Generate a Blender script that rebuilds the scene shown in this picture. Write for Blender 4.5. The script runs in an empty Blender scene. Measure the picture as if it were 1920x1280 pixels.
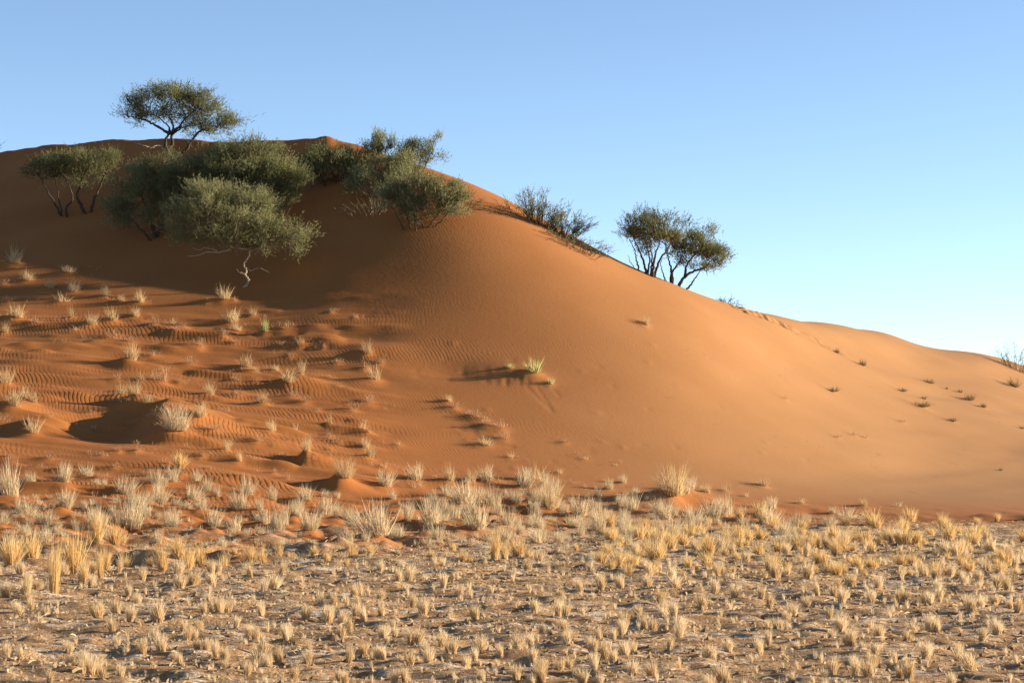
import bpy, math, random
import numpy as np
from mathutils import Vector

# ------------------------------------------------------------------ camera, sky, sun, exposure
SC = bpy.context.scene
F, W, H = 4267.0, 1920.0, 1280.0          # focal length in photo pixels, photo size
HOR, EYE = 840.0, 1.7                     # horizon row, eye height
PITCH = math.atan((HOR - H / 2) / F)
cam_d = bpy.data.cameras.new('camera'); cam = bpy.data.objects.new('camera', cam_d)
SC.collection.objects.link(cam); SC.camera = cam
cam_d.sensor_width = 36.0; cam_d.lens = 36.0 * F / W
cam_d.clip_start = 0.1; cam_d.clip_end = 9000
cam.location = (0, 0, EYE); cam.rotation_euler = (math.pi / 2 + PITCH, 0, 0)

SUN_EL, SUN_BACK = 12.5, 11.0             # elevation; how far the sun stands behind the picture plane
a, e = math.radians(SUN_BACK), math.radians(SUN_EL)
SUN = Vector((math.cos(e) * math.cos(a), math.cos(e) * math.sin(a), math.sin(e)))
wd = bpy.data.worlds.new('World'); SC.world = wd; wd.use_nodes = True
nt = wd.node_tree; nt.nodes.clear()
sky = nt.nodes.new('ShaderNodeTexSky'); sky.sky_type = 'NISHITA'; sky.sun_disc = False
sky.sun_elevation = e; sky.sun_rotation = math.radians(90 - SUN_BACK)
sky.altitude = 900; sky.air_density = 0.6; sky.dust_density = 0.0; sky.ozone_density = 1.0
bg = nt.nodes.new('ShaderNodeBackground'); bg.inputs['Strength'].default_value = 0.085
wo = nt.nodes.new('ShaderNodeOutputWorld')
nt.links.new(sky.outputs[0], bg.inputs[0]); nt.links.new(bg.outputs[0], wo.inputs[0])
sl = bpy.data.lights.new('sun', 'SUN'); sl.energy = 4.7; sl.angle = math.radians(0.55); sl.color = (1.0, 0.86, 0.68)
so = bpy.data.objects.new('sun', sl); SC.collection.objects.link(so)
so.rotation_euler = SUN.to_track_quat('Z', 'Y').to_euler(); so.location = (60, 10, 40)
vs = SC.view_settings; vs.view_transform = 'Standard'; vs.look = 'None'; vs.gamma = 1.0; vs.exposure = 1.5
SC.cycles.max_bounces = 6; SC.cycles.transparent_max_bounces = 8

RNG = np.random.default_rng(7); random.seed(7)
C = SC.collection

# ------------------------------------------------------------------ helpers
def ray(px, py):
    u, v = (px - W / 2) / F, (H / 2 - py) / F
    return np.array((u, math.cos(PITCH) - v * math.sin(PITCH), math.sin(PITCH) + v * math.cos(PITCH)))
def at(px, py, d):
    r = ray(px, py); r = r * (d / r[1]); r[2] += EYE
    return r
def ztan(py):                              # rise per metre of depth along the ray of a picture row
    v = (H / 2 - np.asarray(py, float)) / F
    return (math.sin(PITCH) + v * math.cos(PITCH)) / (math.cos(PITCH) - v * math.sin(PITCH))
def smooth(a, b, x):
    t = np.clip((x - a) / (b - a), 0, 1); return t * t * (3 - 2 * t)
def pchip(x, y, xi):
    x = np.asarray(x, float); y = np.asarray(y, float); h = np.diff(x); dl = np.diff(y) / h
    m = np.zeros_like(y); m[0], m[-1] = dl[0], dl[-1]
    for i in range(1, len(x) - 1):
        if dl[i - 1] * dl[i] > 0:
            w1, w2 = 2 * h[i] + h[i - 1], h[i] + 2 * h[i - 1]
            m[i] = (w1 + w2) / (w1 / dl[i - 1] + w2 / dl[i])
    k = np.clip(np.searchsorted(x, xi) - 1, 0, len(x) - 2)
    t = np.clip((xi - x[k]) / h[k], 0, 1)
    return ((1 + 2 * t) * (1 - t) ** 2) * y[k] + t * (1 - t) ** 2 * h[k] * m[k] + t * t * (3 - 2 * t) * y[k + 1] + t * t * (t - 1) * h[k] * m[k + 1]
def _hash(i, j, s):
    n = (i.astype(np.int64) * 374761393 + j.astype(np.int64) * 668265263 + s * 974711) & 0x7fffffff
    n = ((n ^ (n >> 13)) * 1274126177) & 0x7fffffff
    return ((n ^ (n >> 16)) & 0xffff) / 65535.0
def noise(x, y, s=0):                      # smooth value noise, -1..1
    i, j = np.floor(x), np.floor(y); fx, fy = x - i, y - j
    fx = fx * fx * fx * (fx * (6 * fx - 15) + 10); fy = fy * fy * fy * (fy * (6 * fy - 15) + 10)
    i = i.astype(np.int64); j = j.astype(np.int64)
    a = _hash(i, j, s); b = _hash(i + 1, j, s); c = _hash(i, j + 1, s); d = _hash(i + 1, j + 1, s)
    return 2 * ((a + (b - a) * fx) * (1 - fy) + (c + (d - c) * fx) * fy) - 1
def blur(a, sig, axis):
    r = int(math.ceil(3 * sig)); k = np.exp(-0.5 * (np.arange(-r, r + 1) / sig) ** 2); k /= k.sum()
    p = [(0, 0)] * a.ndim; p[axis] = (r, r); b = np.pad(a, p, mode='edge'); out = np.zeros_like(a)
    n = a.shape[axis]
    for q in range(2 * r + 1):
        out += k[q] * (b[q:q + n] if axis == 0 else b[:, q:q + n])
    return out
def mesh(name, v, tris=None, quads=None, smooth_shade=False):
    me = bpy.data.meshes.new(name); v = np.asarray(v, np.float32)
    parts = [np.asarray(p, np.int32) for p in (tris, quads) if p is not None and len(p)]
    idx = np.concatenate([p.ravel() for p in parts]); cnt = np.concatenate([np.full(len(p), p.shape[1], np.int32) for p in parts])
    me.vertices.add(len(v)); me.vertices.foreach_set('co', v.ravel())
    me.loops.add(len(idx)); me.loops.foreach_set('vertex_index', idx)
    me.polygons.add(len(cnt)); st = np.zeros(len(cnt), np.int32); st[1:] = np.cumsum(cnt)[:-1]
    me.polygons.foreach_set('loop_start', st)
    me.polygons.foreach_set('use_smooth', np.full(len(cnt), smooth_shade))
    me.update(calc_edges=True)
    return me
def obj(name, me, mat=None, parent=None, loc=None):
    o = bpy.data.objects.new(name, me); C.objects.link(o)
    if mat is not None and me is not None and not me.materials: me.materials.append(mat)
    if parent is not None: o.parent = parent
    if loc is not None: o.location = loc
    return o
def tag(o, label=None, cat=None, group=None, kind=None):
    if label: o['label'] = label
    if cat: o['category'] = cat
    if group: o['group'] = group
    if kind: o['kind'] = kind
    return o

# ------------------------------------------------------------------ the lie of the land: rows of the slope and how far away they are
COLS = {
 -1500: [(1060,33),(1000,37.5),(900,46),(800,54),(700,63),(600,74),(500,88),(420,100)],
 -500: [(1060,33),(1000,37),(900,44.5),(800,50.5),(700,57.3),(600,65),(500,73.5),(420,82),(330,92)],
 0:   [(1060,33),(1000,38),(900,45.6),(800,51.6),(700,57.6),(600,64.2),(520,69.6),(470,72.7),(400,77.2),(290,86)],
 200: [(1055,33.5),(1000,38.7),(900,46.4),(800,52.6),(700,58.6),(600,64.6),(540,68.4),(450,73.6),(350,79),(264,84)],
 400: [(1050,34),(1000,39.6),(900,47.5),(800,53.7),(700,59.4),(600,64.9),(552,67.5),(450,72.0),(350,76.4),(266,80.7)],
 600: [(1045,35),(1000,41.2),(950,46),(900,49.9),(800,55.3),(700,60.2),(600,64.6),(550,66.6),(450,70.5),(350,75),(255,79.5)],
 720: [(1035,37),(980,43.9),(900,51),(800,56),(700,60.4),(600,64.3),(500,68),(420,70.9),(350,74.3),(293,78.3)],
 850: [(1020,40),(960,47),(900,52),(800,56.8),(700,60.8),(600,64.4),(500,67.8),(420,70.7),(370,73),(335,76)],
 1000: [(1005,44),(960,48.8),(900,53.0),(800,57.4),(700,61.2),(600,64.8),(500,68.5),(440,71.3),(400,74.4)],
 1150: [(1000,45.5),(950,50.5),(900,54.0),(800,58.3),(700,62.1),(600,66.0),(530,69.5),(484,73.4)],
 1300: [(992,47.5),(950,52),(900,55.3),(800,59.9),(700,64.1),(600,69.2),(543,74.2)],
 1450: [(990,48.5),(950,53.2),(900,57.2),(800,63.0),(700,69.0),(640,74.5),(618,78.7),(598,87)],
 1600: [(985,50),(950,54.9),(900,60.2),(800,68.2),(720,76.8),(665,84.8),(617,98)],
 1760: [(982,51.1),(950,56.3),(900,63.5),(800,74.5),(720,87),(650,103)],
 1920: [(978,52.6),(950,58.6),(900,67.5),(800,81),(720,98),(683,108)],
 2400: [(970,55.8),(950,62),(900,74),(860,95),(800,125)],
 3600: [(960,60.5),(950,66),(900,95),(870,130)],
}
SIL = [(-1500,420),(-500,330),(0,290),(60,281),(150,270),(230,263),(300,264),(400,267),(480,268),(540,266),(585,262),(600,255),(612,254),(640,263),
 (690,281),(760,303),(830,325),(900,350),(1000,400),(1100,456),(1180,497),(1230,517),(1290,541),(1340,563),(1390,583),(1450,597),(1520,607),
 (1600,616),(1640,619),(1680,631),(1720,644),(1770,650),(1800,653),(1850,661),(1890,672),(1920,683),(2400,800),(3600,870)]
PXS = np.arange(-1500, 3601, 10.0); DS = np.arange(0, 170, 0.2)
def build_table():
    NL = 40; s = np.linspace(0, 1, NL); keys = sorted(COLS); PY = []; D = []
    for k in keys:
        c = COLS[k]; py = np.array([p for p, _ in c], float); d = np.array([q for _, q in c], float)
        t = (py[0] - py) / (py[0] - py[-1])
        D.append(pchip(t, d, s)); PY.append(py[0] + (py[-1] - py[0]) * s)
    PY = np.array(PY); D = np.array(D)
    PYf = blur(np.array([pchip(keys, PY[:, i], PXS) for i in range(NL)]).T, 5, 0)
    Df = blur(np.array([pchip(keys, D[:, i], PXS) for i in range(NL)]).T, 7, 0)
    sil = np.interp(PXS, [p for p, _ in SIL], [q for _, q in SIL])
    base, top = PYf[:, :1], PYf[:, -1:]
    PYf = base + (PYf - base) * (sil[:, None] - base) / (top - base)
    Z = np.zeros((len(PXS), len(DS)))
    for i in range(len(PXS)):
        dd, zz = Df[i], EYE + ztan(PYf[i]) * Df[i]
        zz[0] = 0
        slope = 0.5 - 0.3 * float(smooth(550, 1500, PXS[i]))
        tail = np.array([4.0, 12.0, 60.0])
        dd = np.concatenate([[0], dd, dd[-1] + tail]); zz = np.concatenate([[0], zz, np.maximum(zz[-1] - slope * np.array([4., 12., 22.]), 0.3)])
        Z[i] = np.interp(DS, dd, zz)
    sharp = Z.copy()
    Z = blur(blur(Z, 3.5, 1), 5.0, 0)
    # the brink on the left stays crisp
    crest = Df[:, -1]
    wgt = (1 - smooth(590, 740, PXS))[:, None] * smooth(-4, -1, DS[None, :] - crest[:, None])
    Z = Z * (1 - wgt) + blur(blur(sharp, 0.9, 1), 0.8, 0) * wgt
    for _ in range(3):                     # bring the skyline back after the smoothing
        ang = np.where(DS[None, :] > 20, (Z - EYE) / np.maximum(DS[None, :], 1), -9)
        j = ang.argmax(1); have = ang.max(1); need = ztan(sil) - have
        wb = smooth(630, 760, PXS); need = wb * blur(need, 6, 0) + (1 - wb) * need; jj = blur(DS[j], 5, 0)
        dc = jj[:, None]
        w = smooth(-14, 0, DS[None, :] - dc) * np.where(DS[None, :] > dc, np.exp(-np.maximum(DS[None, :] - dc, 0) / 30), 1)
        Z += w * need[:, None] * dc
    return np.maximum(Z, 0)
TAB = build_table()
def table_z(x, y):
    yy = np.maximum(y, 0.05)
    px = np.clip(x / yy * F * math.cos(PITCH) + W / 2, PXS[0], PXS[-1] - 0.01); fi = (px - PXS[0]) / 10.0
    fj = np.clip(yy / 0.2, 0, len(DS) - 1.01); i = fi.astype(int); j = fj.astype(int); fi = fi - i; fj = fj - j
    z = (TAB[i, j] * (1 - fi) + TAB[i + 1, j] * fi) * (1 - fj) + (TAB[i, j + 1] * (1 - fi) + TAB[i + 1, j + 1] * fi) * fj
    far = smooth(165, 400, y)
    return np.where(y < 0.2, 0, z * (1 - far) + far * 0.6)
def hit(px, py, zfun=None, near=12, far=118):
    r = ray(px, py); d = np.arange(near, far, 0.05)
    x = r[0] / r[1] * d; z = EYE + r[2] / r[1] * d; g = (zfun or table_z)(x, d)
    k = np.nonzero(g >= z)[0]
    if len(k): k = k[0]
    else:                                  # above the skyline: stand on the crest below it
        k = int(np.argmax((g - z) / d))
    return float(x[k]), float(d[k]), float(g[k])

# ------------------------------------------------------------------ materials
def new_mat(name):
    m = bpy.data.materials.new(name); m.use_nodes = True; n = m.node_tree.nodes; n.clear()
    return m, n, m.node_tree.links
def ramp(n, l, fac, stops):
    r = n.new('ShaderNodeValToRGB'); el = r.color_ramp.elements
    el[0].position, el[0].color = stops[0][0], (*stops[0][1], 1); el[1].position, el[1].color = stops[-1][0], (*stops[-1][1], 1)
    for p, c in stops[1:-1]:
        q = el.new(p); q.color = (*c, 1)
    l.new(fac, r.inputs[0]); return r.outputs[0]
def tex(n, l, co, scale, detail=4, rough=0.55, vec=None):
    t = n.new('ShaderNodeTexNoise'); t.inputs['Scale'].default_value = scale; t.inputs['Detail'].default_value = detail
    t.inputs['Roughness'].default_value = rough
    if vec is not None:
        mp = n.new('ShaderNodeMapping'); mp.inputs['Scale'].default_value = vec; l.new(co, mp.inputs[0]); co = mp.outputs[0]
    l.new(co, t.inputs['Vector']); return t.outputs[0]
def math_n(n, l, op, a, b=None, c=None):
    t = n.new('ShaderNodeMath'); t.operation = op
    for k, v in enumerate((a, b, c)):
        if v is None: continue
        if isinstance(v, (int, float)): t.inputs[k].default_value = v
        else: l.new(v, t.inputs[k])
    return t.outputs[0]
def mix_c(n, l, fac, a, b, mode='MIX'):
    t = n.new('ShaderNodeMix'); t.data_type = 'RGBA'; t.blend_type = mode
    for k, v in ((0, fac), (6, a), (7, b)):
        if isinstance(v, (int, float)): t.inputs[k].default_value = v
        elif isinstance(v, tuple): t.inputs[k].default_value = (*v, 1)
        else: l.new(v, t.inputs[k])
    return t.outputs[2]
def attr(n, name):
    a_ = n.new('ShaderNodeAttribute'); a_.attribute_name = name; return a_.outputs['Fac']

def terrain_material():
    m, n, l = new_mat('red_sand_and_gravel')
    geo = n.new('ShaderNodeNewGeometry'); P = geo.outputs['Position']
    plain, rip, pale = attr(n, 'plain'), attr(n, 'ripple'), attr(n, 'pale')
    big = tex(n, l, P, 0.35, 3); mid = tex(n, l, P, 3.0, 5); fine = tex(n, l, P, 60.0, 3)
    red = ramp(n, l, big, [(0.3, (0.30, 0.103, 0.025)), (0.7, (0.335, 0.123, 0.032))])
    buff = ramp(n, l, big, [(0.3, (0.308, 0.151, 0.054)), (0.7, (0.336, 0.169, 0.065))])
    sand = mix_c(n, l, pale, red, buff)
    grit = ramp(n, l, fine, [(0.3, (0.82, 0.82, 0.82)), (0.7, (1.12, 1.12, 1.12))])
    sand = mix_c(n, l, 0.5, sand, grit, 'MULTIPLY')
    # gravel plain: brown grit, reddish film of blown sand, pale ash and dry litter
    g1 = ramp(n, l, mid, [(0.3, (0.25, 0.135, 0.058)), (0.5, (0.37, 0.215, 0.10)), (0.72, (0.50, 0.325, 0.17))])
    ash_n = tex(n, l, P, 1.3, 6, 0.7, (0.55, 1.5, 1.0)); ash_f = tex(n, l, P, 9.0, 5, 0.7, (0.6, 1.6, 1.0))
    ash = math_n(n, l, 'ADD', math_n(n, l, 'MULTIPLY', ash_n, 0.6), math_n(n, l, 'MULTIPLY', ash_f, 0.4))
    am = n.new('ShaderNodeMapRange'); am.inputs[1].default_value = 0.515; am.inputs[2].default_value = 0.60; l.new(ash, am.inputs[0])
    g2 = mix_c(n, l, am.outputs[0], g1, ramp(n, l, ash_f, [(0.35, (0.46, 0.36, 0.24)), (0.7, (0.74, 0.64, 0.50))]))
    grit2 = ramp(n, l, tex(n, l, P, 38.0, 4, 0.7), [(0.3, (0.62, 0.62, 0.64)), (0.7, (1.3, 1.27, 1.22))])
    g2 = mix_c(n, l, 0.8, g2, grit2, 'MULTIPLY')
    col = mix_c(n, l, plain, sand, g2)
    # wind ripples: crests run away from the viewer, wandering and forking
    sep = n.new('ShaderNodeSeparateXYZ'); l.new(P, sep.inputs[0])
    w1 = tex(n, l, P, 0.55, 2, 0.5); w2 = tex(n, l, P, 3.2, 2, 0.5, (1.0, 0.8, 1.0)); w3 = tex(n, l, P, 0.16, 1)
    ph = math_n(n, l, 'MULTIPLY', sep.outputs[0], 2 * math.pi / 0.112)
    ph = math_n(n, l, 'ADD', ph, math_n(n, l, 'MULTIPLY', sep.outputs[1], 17.0))
    ph = math_n(n, l, 'ADD', ph, math_n(n, l, 'MULTIPLY', w1, 34.0))
    ph = math_n(n, l, 'ADD', ph, math_n(n, l, 'MULTIPLY', w2, 7.5))
    ph = math_n(n, l, 'ADD', ph, math_n(n, l, 'MULTIPLY', w3, 60.0))
    s1 = math_n(n, l, 'SINE', ph)
    s1 = math_n(n, l, 'ADD', s1, math_n(n, l, 'MULTIPLY', math_n(n, l, 'SINE', math_n(n, l, 'MULTIPLY_ADD', ph, 2.0, 0.9)), 0.28))
    patch = n.new('ShaderNodeMapRange'); patch.inputs[1].default_value = 0.44; patch.inputs[2].default_value = 0.64
    l.new(tex(n, l, P, 0.42, 3, 0.55, (0.5, 1.3, 1.0)), patch.inputs[0])
    amp = math_n(n, l, 'MULTIPLY', rip, patch.outputs[0])
    hgt = math_n(n, l, 'MULTIPLY', math_n(n, l, 'MULTIPLY', s1, amp), 0.0030)
    hgt = math_n(n, l, 'ADD', hgt, math_n(n, l, 'MULTIPLY', math_n(n, l, 'MULTIPLY', tex(n, l, P, 30.0, 5, 0.65), plain), 0.03))
    hgt = math_n(n, l, 'ADD', hgt, math_n(n, l, 'MULTIPLY', tex(n, l, P, 7.0, 5, 0.6), 0.006))
    bm = n.new('ShaderNodeBump'); bm.inputs['Strength'].default_value = 1.0; bm.inputs['Distance'].default_value = 1.0
    l.new(hgt, bm.inputs['Height'])
    b = n.new('ShaderNodeBsdfPrincipled'); b.inputs['Roughness'].default_value = 0.95; b.inputs['Specular IOR Level'].default_value = 0.12
    l.new(col, b.inputs['Base Color']); l.new(bm.outputs[0], b.inputs['Normal'])
    o = n.new('ShaderNodeOutputMaterial'); l.new(b.outputs[0], o.inputs[0])
    return m
def plant_material(name, c0, c1, trans=0.35, rnd=0.25):
    m, n, l = new_mat(name)
    t = attr(n, 'tint'); oi = n.new('ShaderNodeObjectInfo')
    f = math_n(n, l, 'ADD', math_n(n, l, 'MULTIPLY', t, 1 - rnd), math_n(n, l, 'MULTIPLY', oi.outputs['Random'], rnd))
    col = ramp(n, l, f, [(0.05, c0), (0.95, c1)])
    d = n.new('ShaderNodeBsdfDiffuse'); tr = n.new('ShaderNodeBsdfTranslucent'); mx = n.new('ShaderNodeMixShader'); mx.inputs[0].default_value = trans
    l.new(col, d.inputs[0]); l.new(col, tr.inputs[0]); l.new(d.outputs[0], mx.inputs[1]); l.new(tr.outputs[0], mx.inputs[2])
    o = n.new('ShaderNodeOutputMaterial'); l.new(mx.outputs[0], o.inputs[0])
    return m
def bark_material(name, c0, c1):
    m, n, l = new_mat(name); geo = n.new('ShaderNodeNewGeometry')
    f = tex(n, l, geo.outputs['Position'], 22.0, 5, 0.7, (1, 1, 0.35))
    b = n.new('ShaderNodeBsdfPrincipled'); b.inputs['Roughness'].default_value = 0.9; b.inputs['Specular IOR Level'].default_value = 0.2
    l.new(ramp(n, l, f, [(0.3, c0), (0.7, c1)]), b.inputs['Base Color'])
    bm = n.new('ShaderNodeBump'); bm.inputs['Strength'].default_value = 0.7; bm.inputs['Distance'].default_value = 0.02
    l.new(f, bm.inputs['Height']); l.new(bm.outputs[0], b.inputs['Normal'])
    o = n.new('ShaderNodeOutputMaterial'); l.new(b.outputs[0], o.inputs[0])
    return m
M_LAND = terrain_material()
M_STRAW = plant_material('straw_blades', (0.52, 0.35, 0.155), (0.86, 0.70, 0.46), 0.48, 0.45)
M_GOLD = plant_material('golden_blades', (0.56, 0.35, 0.12), (0.82, 0.61, 0.31), 0.48)
M_GREY = plant_material('grey_blades', (0.42, 0.32, 0.18), (0.80, 0.65, 0.41), 0.42)
M_DUNE = plant_material('dune_grass_blades', (0.42, 0.28, 0.13), (0.78, 0.61, 0.34), 0.45, 0.4)
M_GREEN = plant_material('green_blades', (0.34, 0.32, 0.10), (0.74, 0.67, 0.33), 0.45)
M_RUST = plant_material('rusty_twigs', (0.34, 0.20, 0.10), (0.66, 0.47, 0.28), 0.3)
M_DARKG = plant_material('dark_scrub', (0.12, 0.085, 0.042), (0.36, 0.26, 0.135), 0.3)
M_LEAF = plant_material('base_leaflets', (0.075, 0.086, 0.034), (0.325, 0.320, 0.135), 0.5, 0.15)
M_LEAF_LIT = plant_material('sunlit_leaflets', (0.090, 0.102, 0.042), (0.380, 0.370, 0.165), 0.5, 0.15)  # lighter copy of the leaf colour with sunlight painted in
M_BARK = bark_material('dark_bark', (0.035, 0.024, 0.016), (0.095, 0.066, 0.043))
M_DEAD = bark_material('bleached_wood', (0.26, 0.20, 0.135), (0.42, 0.345, 0.25))
M_TWIG = plant_material('twig_wood', (0.07, 0.055, 0.032), (0.20, 0.16, 0.095), 0.05)
M_PALETWIG = plant_material('pale_twig_wood', (0.14, 0.105, 0.065), (0.30, 0.24, 0.16), 0.05)
M_STONE = plant_material('gravel_clods', (0.17, 0.10, 0.05), (0.46, 0.34, 0.21), 0.0)

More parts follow.
